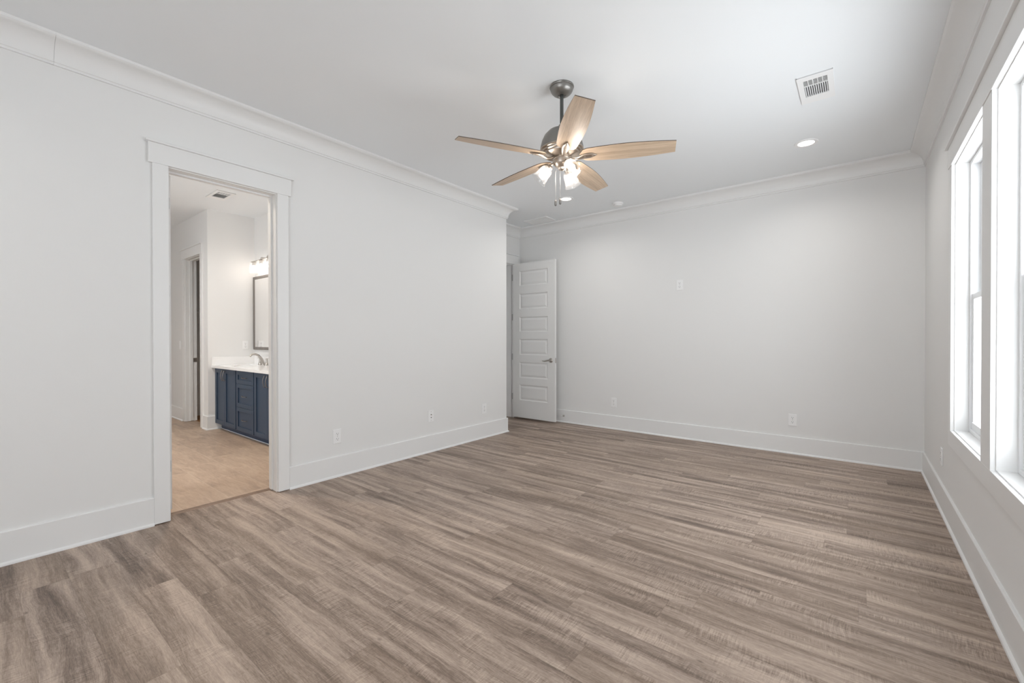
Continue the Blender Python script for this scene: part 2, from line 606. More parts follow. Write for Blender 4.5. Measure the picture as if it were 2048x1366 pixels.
def sweep(path, prof, closed_ends=True):
    """profile (out, z) run along a floor path with the room on the right; one bmesh per leg, mitred."""
    P = [Vector((x, y)) for x, y in path]
    dirs = [(b - a).normalized() for a, b in zip(P[:-1], P[1:])]
    nor = [Vector((d.y, -d.x)) for d in dirs]
    offs = []
    for i in range(len(P)):
        if i == 0:
            offs.append(nor[0])
        elif i == len(P) - 1:
            offs.append(nor[-1])
        else:
            a, b = nor[i - 1], nor[i]
            s = a + b
            offs.append(s / (1 + a.dot(b)) if (1 + a.dot(b)) > 1e-4 else a)
    out = []
    for i in range(len(dirs)):
        bm = bmesh.new()
        rings = []
        for j in (i, i + 1):
            rings.append([bm.verts.new((P[j].x + offs[j].x * o, P[j].y + offs[j].y * o, z)) for o, z in prof])
        n = len(prof)
        for k in range(n):
            k2 = (k + 1) % n
            bm.faces.new((rings[0][k], rings[0][k2], rings[1][k2], rings[1][k]))
        if closed_ends:
            bm.faces.new(rings[0][::-1])
            bm.faces.new(rings[1])
        out.append(bm)
    return out


# ------------------------------------------------------------ room shell
WT = 0.14
YR = REAR_FILL[4]                                     # wall behind the camera
YE = 4.540                                    # end of the long left wall
XA = -0.575                                   # wall of the entry recess
DY0, DY1, DZ = 0.882, 1.581, 2.421            # clear opening of the bathroom doorway
EY0, EY1 = 4.640, 5.425                       # clear opening of the entry doorway
XC, Y1B, YB, ZB = -3.285, 2.087, 2.685, 3.03  # bathroom: pier face, doorway wall, vanity wall, ceiling
TOP = 3.12

bm = bmesh.new()
box(bm, 0, RW, YR, RL, -0.08, 0)
box(bm, -0.125, 0, DY0 - 0.02, DY1 + 0.02, -0.08, 0)
box(bm, XA - 0.14, 0, YE, RL, -0.08, 0)
box(bm, -2.2, XA - 0.14, EY0 - 0.4, EY1 + 0.3, -0.08, 0)
struct('floor', bm, 'floor', 'grey brown wood-look plank floor of the bedroom', 'floor')

bm = bmesh.new()
box(bm, 0, RW, YR, RL, RH, TOP)
box(bm, XA, 0, YE, RL, RH, TOP)
struct('ceiling', bm, 'ceiling', 'flat white bedroom ceiling', 'ceiling')

bm = bmesh.new()
R0, R1, RZ = DY0 - 0.02, DY1 + 0.02, DZ + 0.02
box(bm, -WT, 0, YR, R0, 0, TOP)
box(bm, -WT, 0, R1, YE, 0, TOP)
box(bm, -WT, 0, R0, R1, RZ, TOP)
box(bm, XA - WT, -WT, YE - WT, YE, 0, TOP)
struct('wall_left', bm, 'wall', 'long white wall with the bathroom doorway', 'wall')

bm = bmesh.new()
box(bm, XA - WT, XA, YE, EY0 - 0.02, 0, TOP)
box(bm, XA - WT, XA, EY1 + 0.02, RL, 0, TOP)
box(bm, XA - WT, XA, EY0 - 0.02, EY1 + 0.02, DZ + 0.02, TOP)
struct('wall_entry', bm, 'wall', 'narrow white wall of the entry recess behind the long wall', 'wall')

bm = bmesh.new()
box(bm, XA - WT, RW + 0.16, RL, RL + WT, 0, TOP)
struct('wall_back', bm, 'wall', 'wide white wall behind the open panelled door', 'wall')

bm = bmesh.new()
ys = [YR] + [v for w in sorted(WINS) for v in w] + [RL]
for i in range(0, len(ys), 2):
    box(bm, RW, RW + 0.16, ys[i], ys[i + 1], 0, TOP)
for a, b in WINS:
    box(bm, RW, RW + 0.16, a, b, 0, WZ0)
    box(bm, RW, RW + 0.16, a, b, WZ1, TOP)
struct('wall_right', bm, 'wall', 'white wall with the row of tall windows', 'wall')

def wall_with_hole(bm, xa, xb, ya, yb, hole):
    x0, x1, z0, z1 = hole[:4]
    box(bm, xa, x0, ya, yb, 0, TOP)
    box(bm, x1, xb, ya, yb, 0, TOP)
    box(bm, x0, x1, ya, yb, 0, z0)
    box(bm, x0, x1, ya, yb, z1, TOP)


bm = bmesh.new()
wall_with_hole(bm, -WT, RW + 0.16, YR - WT, YR, REAR_FILL)
struct('wall_rear', bm, 'wall')

# hall beyond the entry doorway
bm = bmesh.new()
box(bm, -2.3, -2.2, 4.1, RL + 0.2, 0, TOP)
box(bm, -2.2, XA - WT, 4.1, 4.2, 0, TOP)
box(bm, -2.2, XA - WT, RL + 0.05, RL + 0.15, 0, TOP)
box(bm, -2.2, XA - WT, 4.2, RL + 0.05, 2.75, 2.85)
struct('wall_hall', bm, 'wall')

# bathroom and closet shell
bm = bmesh.new()
box(bm, -5.4, -0.125, -1.2, YB + 0.2, -0.08, -0.0005)
struct('floor_bathroom', bm, 'tile', 'beige stone-look tile floor of the bathroom', 'floor')
bm = bmesh.new()
box(bm, -5.4, -WT, -1.2, YB + 0.12, ZB, TOP)
struct('ceiling_bathroom', bm, 'ceiling', 'white ceiling of the bathroom', 'ceiling')
CX0, CX1 = -4.240, -3.545                     # clear opening of the closet doorway
bm = bmesh.new()
box(bm, -5.4, CX0 - 0.02, Y1B, Y1B + WT, 0, TOP)
box(bm, CX1 + 0.02, XC, Y1B, Y1B + WT, 0, TOP)
box(bm, CX0 - 0.02, CX1 + 0.02, Y1B, Y1B + WT, 2.455, TOP)
box(bm, XC - WT, XC, Y1B + WT, YB + WT, 0, TOP)
struct('wall_bathroom_closet', bm, 'wall', 'bathroom wall with the narrow closet doorway beside the vanity', 'wall')
bm = bmesh.new()
box(bm, XC, -WT, YB, YB + WT, 0, TOP)
struct('wall_bathroom_vanity', bm, 'wall', 'white bathroom wall behind the mirror and vanity', 'wall')
bm = bmesh.new()
box(bm, -5.5, -5.4, -1.2 - WT, Y1B + WT, 0, TOP)
wall_with_hole(bm, -5.4, -WT, BWIN_FILL[4] - WT, BWIN_FILL[4], BWIN_FILL)
struct('wall_bathroom_far', bm, 'wall')
bm = bmesh.new()
box(bm, -4.87, -4.75, Y1B + WT, 3.9, 0, 2.7)
box(bm, -4.87, XC, 3.9, 4.0, 0, 2.7)
box(bm, XC - WT, XC, YB + WT, 3.9, 0, 2.7)
box(bm, -4.75, XC - WT, Y1B + WT, 3.9, 2.6, 2.7)
box(bm, -5.4, -4.87, Y1B + WT, Y1B + WT + 0.1, 0, 2.7)
struct('wall_closet', bm, 'wall', 'dim closet wall seen through the narrow bathroom doorway', 'wall')
bm = bmesh.new()
box(bm, -4.75, XC - WT, Y1B + WT - 0.02, 3.9, -0.08, 0.001)
struct('floor_closet', bm, 'closet_floor', 'brown wood closet floor beyond the bathroom tile', 'floor')

# crown moulding
cove = [(0.0, 2.855), (0.012, 2.855), (0.012, 2.868)]
for k in range(9):
    a = PI / 2 * k / 8
    cove.append((0.018 + 0.088 * (1 - math.cos(a)), 2.872 + 0.104 * math.sin(a)))
cove += [(0.108, 2.978), (0.116, 2.984), (0.116, RH + 0.002), (0.0, RH + 0.002)]
legs = sweep([(0, YR), (0, 0.338), (0, YE), (XA, YE), (XA, RL), (RW, RL), (RW, 4.30), (RW, YR)], cove)
crown_txt = ['white cove crown moulding above the camera end of the long wall', 'white cove crown moulding above the bathroom doorway',
             'short crown return round the end of the long wall', 'short crown moulding above the entry doorway',
             'white cove crown moulding above the wide back wall', 'short crown moulding in the corner by the windows',
             'white cove crown moulding above the windows']
for i, (b, t) in enumerate(zip(legs, crown_txt)):
    # a hairline seam where two lengths meet on a straight run
    if i in (1, 6):
        ymax = max(v.co.y for v in b.verts)
        for v in b.verts:
            if i == 1 and abs(v.co.y - 0.338) < 1e-5:
                v.co.y += 0.0009
            if i == 6 and abs(v.co.y - 4.30) < 1e-5:
                v.co.y -= 0.0009
    struct('trim_%d' % (i + 1), b, 'trim', t, 'crown moulding', smooth=True)

# baseboards with shoe moulding
BASE = [(0, 0), (0.027, 0), (0.027, 0.005), (0.0255, 0.011), (0.021, 0.016), (0.015, 0.019), (0.015, 0.183), (0.012, 0.187), (0, 0.187)]
CAS_IN = 0.006
DC0, DC1 = DY0 - CAS_IN, DY1 + CAS_IN
struct('baseboard_left', sweep([(0, YR), (0, DC0 - 0.087)], BASE)[0], 'trim', 'white baseboard on the long wall on the camera side of the bathroom doorway', 'baseboard')
b3 = sweep([(0, DC1 + 0.087), (0, YE), (XA, YE)], BASE)
struct('baseboard_left_far', merge(b3[0], b3[1]), 'trim', 'white baseboard between the bathroom doorway and the outside corner', 'baseboard')
b4 = sweep([(XA, EY1 + CAS_IN + 0.087), (XA, RL), (RW, RL), (RW, YR)], BASE)
struct('baseboard_back', merge(b4[0], b4[1]), 'trim', 'white baseboard along the wide back wall', 'baseboard')
struct('baseboard_right', b4[2], 'trim', 'white baseboard below the windows', 'baseboard')
b5 = sweep([(-5.4, Y1B), (CX0 - 0.093, Y1B)], BASE)
struct('baseboard_bathroom', b5[0], 'trim', 'white baseboard on the bathroom wall before the closet doorway', 'baseboard')
b6 = sweep([(CX1 + 0.093, Y1B), (XC, Y1B), (XC, 2.243)], BASE)
struct('baseboard_bathroom_pier', merge(b6[0], b6[1]), 'trim', 'white baseboard wrapped round the bathroom corner beside the vanity', 'baseboard')
struct('baseboard_closet', sweep([(-4.75, Y1B + WT), (-4.75, 3.9)], BASE)[0], 'trim', 'shadowed baseboard inside the closet', 'baseboard')

# threshold strip
bm = bmesh.new()
vs = [(-0.150, 0.0), (-0.142, 0.007), (-0.112, 0.007), (-0.100, 0.0)]
r0 = [bm.verts.new((x, DY0 + 0.001, z)) for x, z in vs]
r1 = [bm.verts.new((x, DY1 - 0.001, z)) for x, z in vs]
for k in range(4):
    bm.faces.new((r0[k], r0[(k + 1) % 4], r1[(k + 1) % 4], r1[k]))
bm.faces.new(r0); bm.faces.new(r1[::-1])
struct('trim_8', bm, 'strip', 'thin brown threshold strip between the planks and the bathroom tile', 'threshold')


# ------------------------------------------------------------ door frames
def frame_local(w, h, name, label, loc, rotz, sides=(1, 1), stop_at=0.075, depth=WT, cap_l=True, cap_r=True, back=True):
    """door frame in local axes: opening from x=0..w, wall face at y=0, room at -y, wall body 0..depth"""
    root = thing(name, label, 'door frame', loc, rotz, kind='structure')
    jt = 0.018
    bm = bmesh.new()
    box(bm, -jt, 0, -0.001, depth + 0.001, 0.004, h)
    box(bm, w, w + jt, -0.001, depth + 0.001, 0.004, h)
    box(bm, -jt, w + jt, -0.001, depth + 0.001, h, h + jt)
    # stop
    st = 0.012
    box(bm, 0, st, stop_at - 0.018, stop_at + 0.018, 0.012, h - st)
    box(bm, w - st, w, stop_at - 0.018, stop_at + 0.018, 0.012, h - st)
    box(bm, 0, w, stop_at - 0.018, stop_at + 0.018, h - st, h)
    link('jamb', bm, 'trim', root)
    cw, ct = 0.087, 0.020
    for s in ((-1,) if not back else (-1, 1)):
        y0, y1 = (-ct, 0) if s < 0 else (depth, depth + ct)
        bm = bmesh.new()
        box(bm, -CAS_IN - cw, -CAS_IN, y0, y1, 0.006, h + CAS_IN)
        box(bm, w + CAS_IN, w + CAS_IN + cw, y0, y1, 0.006, h + CAS_IN)
        ex = 0.022
        yh0, yh1 = (y0 - 0.004, y1) if s < 0 else (y0, y1 + 0.004)
        xl = -CAS_IN - cw - (ex if cap_l else 0)
        xr = w + CAS_IN + cw + (ex if cap_r else 0)
        box(bm, xl, xr, yh0, yh1, h + CAS_IN, h + CAS_IN + 0.134)
        bevel_all(bm, 0.0012, 1)
        link('casing', bm, 'trim', root)
        bm = bmesh.new()
        yc0, yc1 = (yh0 - 0.016, y1) if s < 0 else (y0, yh1 + 0.016)
        box(bm, xl - (0.016 if cap_l else 0), xr + (0.016 if cap_r else 0), yc0, yc1, h + CAS_IN + 0.134, h + CAS_IN + 0.148)
        bevel_all(bm, 0.0015, 1)
        link('head_cap', bm, 'trim', root)
    return root


# bathroom doorway : wall faces +X  (local -y -> +X : rotz = +90deg, local x -> +Y)
door_a = frame_local(DY1 - DY0, DZ, 'door_1', 'wide white cased doorway into the bathroom', (0, DY0, 0), PI / 2, stop_at=0.085)
# entry doorway, wall faces +X
door_b = frame_local(EY1 - EY0, DZ, 'door_2', 'white cased entry doorway in the recess beside the open door', (XA, EY0, 0), PI / 2, stop_at=0.06, cap_l=False, cap_r=False, back=False)
for hz in (0.34, 0.966, 1.592, 2.218):
    link('hinge_plate', bbox(XA - 0.034, XA - 0.002, EY1 - 0.002, EY1 + 0.001, hz - 0.05, hz + 0.05, 0.0), 'hinge', door_b, world=True)
# closet doorway, wall faces -Y
door_c = frame_local(CX1 - CX0, 2.439, 'door_3', 'narrow cased closet doorway inside the bathroom', (CX0, Y1B, 0), 0.0, stop_at=0.07, back=False, cap_r=False)
bm = bbox(CX0, CX0 + 0.002, 2.182, 2.226, 0.897, 0.961, 0.0)
link('strike_plate', bm, 'nickel', door_c, world=True)


# ------------------------------------------------------------ panelled door leaves
def leaf_bm(w, z0, z1, t, panels, px0, px1):
    """leaf in local axes: x 0..w, front face y=0 looking to -y, back at y=t; recessed panels both sides"""
    bm = bmesh.new()
    zs = [z0] + [v for p in sorted(panels) for v in p] + [z1]

    def face_side(y, s):
        def q(a, b, c, d):
            f = [bm.verts.new(v) for v in (a, b, c, d)]
            bm.faces.new(f if s > 0 else f[::-1])
        def rect(xa, xb, za, zb, yy):
            q((xa, yy, za), (xb, yy, za), (xb, yy, zb), (xa, yy, zb))
        rect(0, px0, z0, z1, y)
        rect(px1, w, z0, z1, y)
        for i in range(0, len(zs), 2):
            rect(px0, px1, zs[i], zs[i + 1], y)
        for za, zb in panels:
            ring = [(0.0, 0.0), (0.012, 0.011), (0.020, 0.011), (0.046, 0.003)]
            for (i0, d0), (i1, d1) in zip(ring[:-1], ring[1:]):
                A = [(px0 + i0, za + i0), (px1 - i0, za + i0), (px1 - i0, zb - i0), (px0 + i0, zb - i0)]
                B = [(px0 + i1, za + i1), (px1 - i1, za + i1), (px1 - i1, zb - i1), (px0 + i1, zb - i1)]
                for k in range(4):
                    k2 = (k + 1) % 4
                    q((A[k][0], y + s * d0, A[k][1]), (A[k2][0], y + s * d0, A[k2][1]), (B[k2][0], y + s * d1, B[k2][1]), (B[k][0], y + s * d1, B[k][1]))
            i, d = ring[-1]
            rect(px0 + i, px1 - i, za + i, zb - i, y + s * d)
    face_side(0.0, 1)
    face_side(t, -1)
    c = [(0, z0), (w, z0), (w, z1), (0, z1)]
    for k in range(4):
        a, b = c[k], c[(k + 1) % 4]
        bm.faces.new([bm.verts.new(v) for v in ((a[0], 0, a[1]), (a[0], t, a[1]), (b[0], t, b[1]), (b[0], 0, b[1]))])
    bmesh.ops.remove_doubles(bm, verts=bm.verts[:], dist=1e-5)
    return bm


PANELS = [(0.297, 0.537), (0.646, 0.886), (1.002, 1.244), (1.357, 1.586), (1.709, 1.945), (2.068, 2.297)]
LEAF_T = 0.035


def add_lever(root, x, z, direction, y=0.0):
    """rosette + lever on the -y face; the lever points to direction*x"""
    bm = bmesh.new()
    mt = Matrix.Translation((x, y, z)) @ Matrix.Rotation(PI / 2, 4, 'X')
    lathe(bm, [(0.034, 0.0), (0.034, 0.004), (0.030, 0.009), (0.016, 0.012), (0.012, 0.020), (0.012, 0.045), (0.0, 0.045)], 28, mt)
    d = direction
    tube(bm, [(x, y - 0.040, z), (x + d * 0.02, y - 0.046, z), (x + d * 0.05, y - 0.047, z - 0.006), (x + d * 0.085, y - 0.046, z - 0.014), (x + d * 0.118, y - 0.044, z - 0.010), (x + d * 0.135, y - 0.042, z - 0.003)],
         [0.010, 0.010, 0.009, 0.008, 0.006, 0.003], 12)
    return link('lever_handle', bm, 'nickel', root, smooth=True)


def add_hinges(root, zs, place):
    for z in zs:
        link('hinge', place(z), 'hinge', root)


# entry leaf, open against the back wall: front face at y=5.380 looking to the camera
t = thing('panelled_door', 'open white six-panel door standing in front of the back wall', 'door', (-0.553, 5.380, 0))
link('leaf', leaf_bm(0.785, 0.029, 2.416, LEAF_T, PANELS, 0.132, 0.656), 'door', t)
add_lever(t, 0.715, 0.931, -1)
bm = bbox(0.784, 0.7868, 0.006, 0.029, 0.895, 0.967, 0.0)
link('latch_plate', bm, 'nickel', t)


def hinge_b(z):
    b = bmesh.new()
    tube(b, [(-0.006, LEAF_T + 0.006 - 0.0, z - 0.05), (-0.006, LEAF_T + 0.006, z + 0.05)], 0.006, 10)
    box(b, -0.0025, 0.0, 0.003, LEAF_T, z - 0.05, z + 0.05)
    return b


add_hinges(t, (0.34, 0.966, 1.592, 2.218), hinge_b)

# bathroom leaf, swung into the bathroom : runs from x=-0.153 to -0.850, camera sees the hinge edge
t = thing('panelled_door', 'white bathroom door swung open with its hinged edge behind the casing', 'door', (-0.153, 0.927, 0), PI)
link('leaf', leaf_bm(0.695, 0.029, 2.416, LEAF_T, PANELS, 0.115, 0.580), 'door', t)
add_lever(t, 0.63, 0.931, -1)


def hinge_a(z):
    b = bmesh.new()
    # plate let into the edge (local x = 0 looks to the room), with rounded outer corners
    pts = []
    y0, y1, hh, r = 0.006, LEAF_T - 0.001, 0.047, 0.012
    pts += [(y1, z - hh), (y1, z + hh)]
    for k in range(5):
        a = PI / 2 * k / 4
        pts.append((y0 + r - r * math.sin(a), z + hh - r + r * math.cos(a)))
    for k in range(5):
        a = PI / 2 * k / 4
        pts.append((y0 + r - r * math.cos(a), z - hh + r - r * math.sin(a)))
    f0 = [b.verts.new((-0.002, y, zz)) for y, zz in pts]
    f1 = [b.verts.new((0.001, y, zz)) for y, zz in pts]
    b.faces.new(f0); b.faces.new(f1[::-1])
    for k in range(len(pts)):
        k2 = (k + 1) % len(pts)
        b.faces.new((f0[k], f1[k], f1[k2], f0[k2]))
    tube(b, [(0.004, LEAF_T + 0.008, z - hh), (0.004, LEAF_T + 0.008, z + hh)], 0.006, 10)
    return b


add_hinges(t, (0.34, 0.966, 1.592, 2.218), hinge_a)

# door stop on the back baseboard
t = thing('door_stop', 'small spring door stop on the baseboard beside the open door', 'door stop', (0.262, RL - 0.015, 0.100))
bm = bmesh.new()
lathe(bm, [(0.014, 0), (0.014, 0.004), (0.006, 0.008), (0.006, 0.05)], 16, Matrix.Rotation(PI / 2, 4, 'X'))
link('spring', bm, 'nickel', t, smooth=True)
bm = bmesh.new()
lathe(bm, [(0.009, 0.05), (0.010, 0.056), (0.010, 0.066), (0.007, 0.07), (0, 0.07)], 16, Matrix.Rotation(PI / 2, 4, 'X'))
link('tip', bm, 'rubber', t, smooth=True)


# ------------------------------------------------------------ windows
def make_window(idx, a, b, label):
    root = thing('window_%d' % idx, label, 'window', (RW, (a + b) / 2, WZ0), kind='structure')
    j = 0.006
    ya, yb, za, zb = a + j, b - j, WZ0 + j, WZ1 - j       # clear opening
    x0, x1 = RW - 0.001, RW + 0.165
    bm = bmesh.new()
    for (p0, p1, q0, q1) in ((a - 0.012, ya, za, zb), (yb, b + 0.012, za, zb), (a - 0.012, b + 0.012, WZ0 - 0.012, za), (a - 0.012, b + 0.012, zb, WZ1 + 0.012)):
        box(bm, x0, x1, p0, p1, q0, q1)
    link('jamb', bm, 'trim', root, world=True)
    # vinyl frame
    fx0, fx1, fw = RW + 0.064, RW + 0.150, 0.022
    bm = bmesh.new()
    for (p0, p1, q0, q1) in ((ya, ya + fw, za, zb), (yb - fw, yb, za, zb), (ya + fw, yb - fw, za, za + fw), (ya + fw, yb - fw, zb - fw, zb)):
        box(bm, fx0, fx1, p0, p1, q0, q1)
    bevel_all(bm, 0.002, 1)
    link('window_frame', bm, 'vinyl', root, world=True)
    zm = 1.513
    ia, ib, ja, jb = ya + fw, yb - fw, za + fw, zb - fw

    def sash(name, sx0, sx1, q0, q1, sw, rail_lo, rail_hi):
        bm = bmesh.new()
        box(bm, sx0, sx1, ia, ia + sw, q0, q1)
        box(bm, sx0, sx1, ib - sw, ib, q0, q1)
        box(bm, sx0, sx1, ia + sw, ib - sw, q0, q0 + rail_lo)
        box(bm, sx0, sx1, ia + sw, ib - sw, q1 - rail_hi, q1)
        bevel_all(bm, 0.003, 2)
        s = link(name, bm, 'vinyl', root, world=True)
        xm = (sx0 + sx1) / 2
        bm = bmesh.new()
        box(bm, xm - 0.002, xm + 0.002, ia + sw - 0.002, ib - sw + 0.002, q0 + rail_lo - 0.002, q1 - rail_hi + 0.002)
        link('pane', bm, 'pane', s, world=True)
        return s
    s1 = sash('upper_sash', RW + 0.108, RW + 0.138, zm - 0.018, jb, 0.034, 0.036, 0.034)
    s2 = sash('lower_sash', RW + 0.074, RW + 0.104, ja, zm + 0.018, 0.036, 0.050, 0.036)
    # lift rail and lock on the lower sash
    bm = bbox(RW + 0.066, RW + 0.076, ia + 0.05, ib - 0.05, ja + 0.040, ja + 0.050, 0.002)
    link('lift_rail', bm, 'vinyl', s2, world=True)
    for f in (0.28, 0.72):
        y = ia + (ib - ia) * f
        bm = bbox(RW + 0.080, RW + 0.100, y - 0.03, y + 0.03, zm + 0.018, zm + 0.030, 0.003)
        link('sash_lock', bm, 'vinyl', s2, world=True)
    return root


make_window(1, *WINS[0], label='tall white double-hung window nearest the back wall')
make_window(2, *WINS[1], label='second tall white double-hung window, cut by the frame edge')

def make_fill_window(idx, spec, label, bays):
    x0, x1, z0, z1, y = spec
    root = thing('window_%d' % idx, label, 'window', ((x0 + x1) / 2, y, z0), kind='structure')
    bm = bmesh.new()
    for (a, b, c, d) in ((x0, x0 + 0.05, z0, z1), (x1 - 0.05, x1, z0, z1), (x0, x1, z0, z0 + 0.05), (x0, x1, z1 - 0.05, z1)):
        box(bm, a, b, y - 0.11, y - 0.03, c, d)
    for k in range(1, bays):
        xm = x0 + (x1 - x0) * k / bays
        box(bm, xm - 0.04, xm + 0.04, y - 0.11, y - 0.03, z0, z1)
    link('window_frame', bm, 'vinyl', root, world=True)
    for k in range(bays):
        xa, xb = x0 + (x1 - x0) * k / bays, x0 + (x1 - x0) * (k + 1) / bays
        bm = bmesh.new()
        box(bm, xa + 0.035, xb - 0.035, y - 0.072, y - 0.068, z0 + 0.045, z1 - 0.045)
        link('pane', bm, 'pane', root, world=True)


make_fill_window(3, REAR_FILL, 'added wide fill window in the unseen wall behind the viewpoint', 3)  # out of view, added to let in more daylight on ceiling and walls
make_fill_window(4, BWIN_FILL, 'added bathroom fill window on the unseen wall facing the vanity', 2)  # out of view, added to brighten the bathroom

# picture-frame casing shared by the row of windows
bm = bmesh.new()
cx0, cx1 = RW - 0.020, RW
lo, hi = WINS[-1][0] - 0.087, WINS[0][1] + 0.087
box(bm, cx0, cx1, WINS[0][1], hi, WZ0 - 0.0, WZ1)
box(bm, cx0, cx1, lo, WINS[-1][0], WZ0, WZ1)
for (a, b), (c, d) in zip(WINS[:-1], WINS[1:]):
    box(bm, cx0, cx1, d, a, WZ0, WZ1)
box(bm, cx0, cx1, lo, hi, WZ0 - 0.100, WZ0)
box(bm, cx0 - 0.004, cx1, lo - 0.022, hi + 0.022, WZ1, WZ1 + 0.134)
bevel_all(bm, 0.0012, 1)
struct('trim_9', bm, 'trim', 'flat white casing round the row of windows', 'window casing')
bm = bbox(cx0 - 0.020, cx1, lo - 0.040, hi + 0.040, WZ1 + 0.134, WZ1 + 0.148, 0.0015, 1)
struct('trim_10', bm, 'trim', 'thin projecting cap above the window casing', 'window cap')


# ------------------------------------------------------------ outlets and switches (local: wall at y=0, looks to -y)
def plate(root, w=0.079, h=0.128):
    bm = bbox(-w / 2, w / 2, -0.007, 0, -h / 2, h / 2, 0.0035, 3)
    link('cover_plate', bm, 'plastic', root)


def screw(root, z):
    bm = bmesh.new()
    lathe(bm, [(0.0035, 0), (0.003, 0.0015), (0, 0.0018)], 12, Matrix.Translation((0, -0.007, z)) @ Matrix.Rotation(PI / 2, 4, 'X'))
    link('screw', bm, 'nickel', root)


def receptacle(root, zc):
    bm = bmesh.new()
    pts = []
    for k in range(24):
        a = 2 * PI * k / 24
        pts.append((max(-0.0175, min(0.0175, 0.021 * math.cos(a))), zc + max(-0.0155, min(0.0155, 0.0185 * math.sin(a)))))
    f0 = [bm.verts.new((x, -0.0065, z)) for x, z in pts]
    f1 = [bm.verts.new((x, -0.0092, z)) for x, z in pts]
    bm.faces.new(f1)
    for k in range(24):
        bm.faces.new((f0[k], f0[(k + 1) % 24], f1[(k + 1) % 24], f1[k]))
    r = link('receptacle', bm, 'plastic', root)
    bm = bmesh.new()
    box(bm, -0.0085, -0.0062, -0.0096, -0.009, zc - 0.001, zc + 0.010)
    box(bm, 0.0062, 0.0085, -0.0096, -0.009, zc + 0.000, zc + 0.009)
    lathe(bm, [(0.0032, 0.009), (0.0032, 0.0096), (0, 0.0096)], 12, Matrix.Translation((0, 0, zc - 0.008)) @ Matrix.Rotation(PI / 2, 4, 'X'))
    link('socket_slots', bm, 'slot', r)


def duplex(label, loc, rotz, group='duplex wall outlets'):
    t = thing('wall_outlet', label, 'outlet', loc, rotz, group)
    plate(t)
    receptacle(t, 0.0235)
    receptacle(t, -0.0235)
    screw(t, 0.0)
    return t


d0 = duplex('duplex outlet low on the long wall, closest to the bathroom doorway', (0, 2.106, 0.365), PI / 2)
dup(d0, (0, 4.090, 0.368), PI / 2, 'duplex outlet low on the long wall, closest to its outside corner')
dup(d0, (1.060, RL, 0.368), 0, 'duplex outlet low on the back wall beside the open door')
dup(d0, (3.148, RL, 0.368), 0, 'duplex outlet low on the back wall towards the windows')
dup(d0, (RW, 4.492, 0.378), -PI / 2, 'duplex outlet seen edge-on below the first window')

t = thing('media_outlet', 'white cable jack plate between two outlets on the long wall', 'outlet', (0, 3.213, 0.396), PI / 2)
plate(t)
bm = bmesh.new()
lathe(bm, [(0.0075, 0.0), (0.0075, 0.004), (0.0048, 0.004), (0.0048, 0.012), (0.002, 0.012), (0, 0.011)], 16, Matrix.Translation((0, -0.0065, 0.016)) @ Matrix.Rotation(PI / 2, 4, 'X'))
link('coax_jack', bm, 'nickel', t, smooth=True)
bm = bmesh.new()
box(bm, -0.0085, 0.0085, -0.0088, -0.006, -0.024, -0.008)
jk = link('data_jack', bm, 'plastic', t)
bm = bmesh.new()
box(bm, -0.006, 0.006, -0.0094, -0.0086, -0.021, -0.011)
link('jack_opening', bm, 'slot', jk)
screw(t, 0.047)
screw(t, -0.047)

t = thing('wall_outlet', 'outlet plate high up in the middle of the back wall', 'outlet', (1.948, RL, 1.921), 0, 'duplex wall outlets')
plate(t, 0.083, 0.128)
receptacle(t, 0.0235)
receptacle(t, -0.0235)
screw(t, 0.0)


def switch(label, loc, rotz, group=None):
    t = thing('light_switch', label, 'switch', loc, rotz, group)
    plate(t)
    bm = bmesh.new()
    box(bm, -0.0165, 0.0165, -0.0085, -0.006, -0.033, 0.033)
    bevel_all(bm, 0.001, 1)
    rk = link('rocker', bm, 'plastic', t)
    return t


s0 = switch('rocker switch plate on the dim bathroom wall before the closet doorway', (-4.505, Y1B, 1.155), 0)
t = thing('wall_outlet', 'outlet plate above the vanity counter beside the mirror', 'outlet', (XC, 2.553, 1.160), PI / 2)
plate(t)
receptacle(t, 0.0235)
receptacle(t, -0.0235)
screw(t, 0.0)


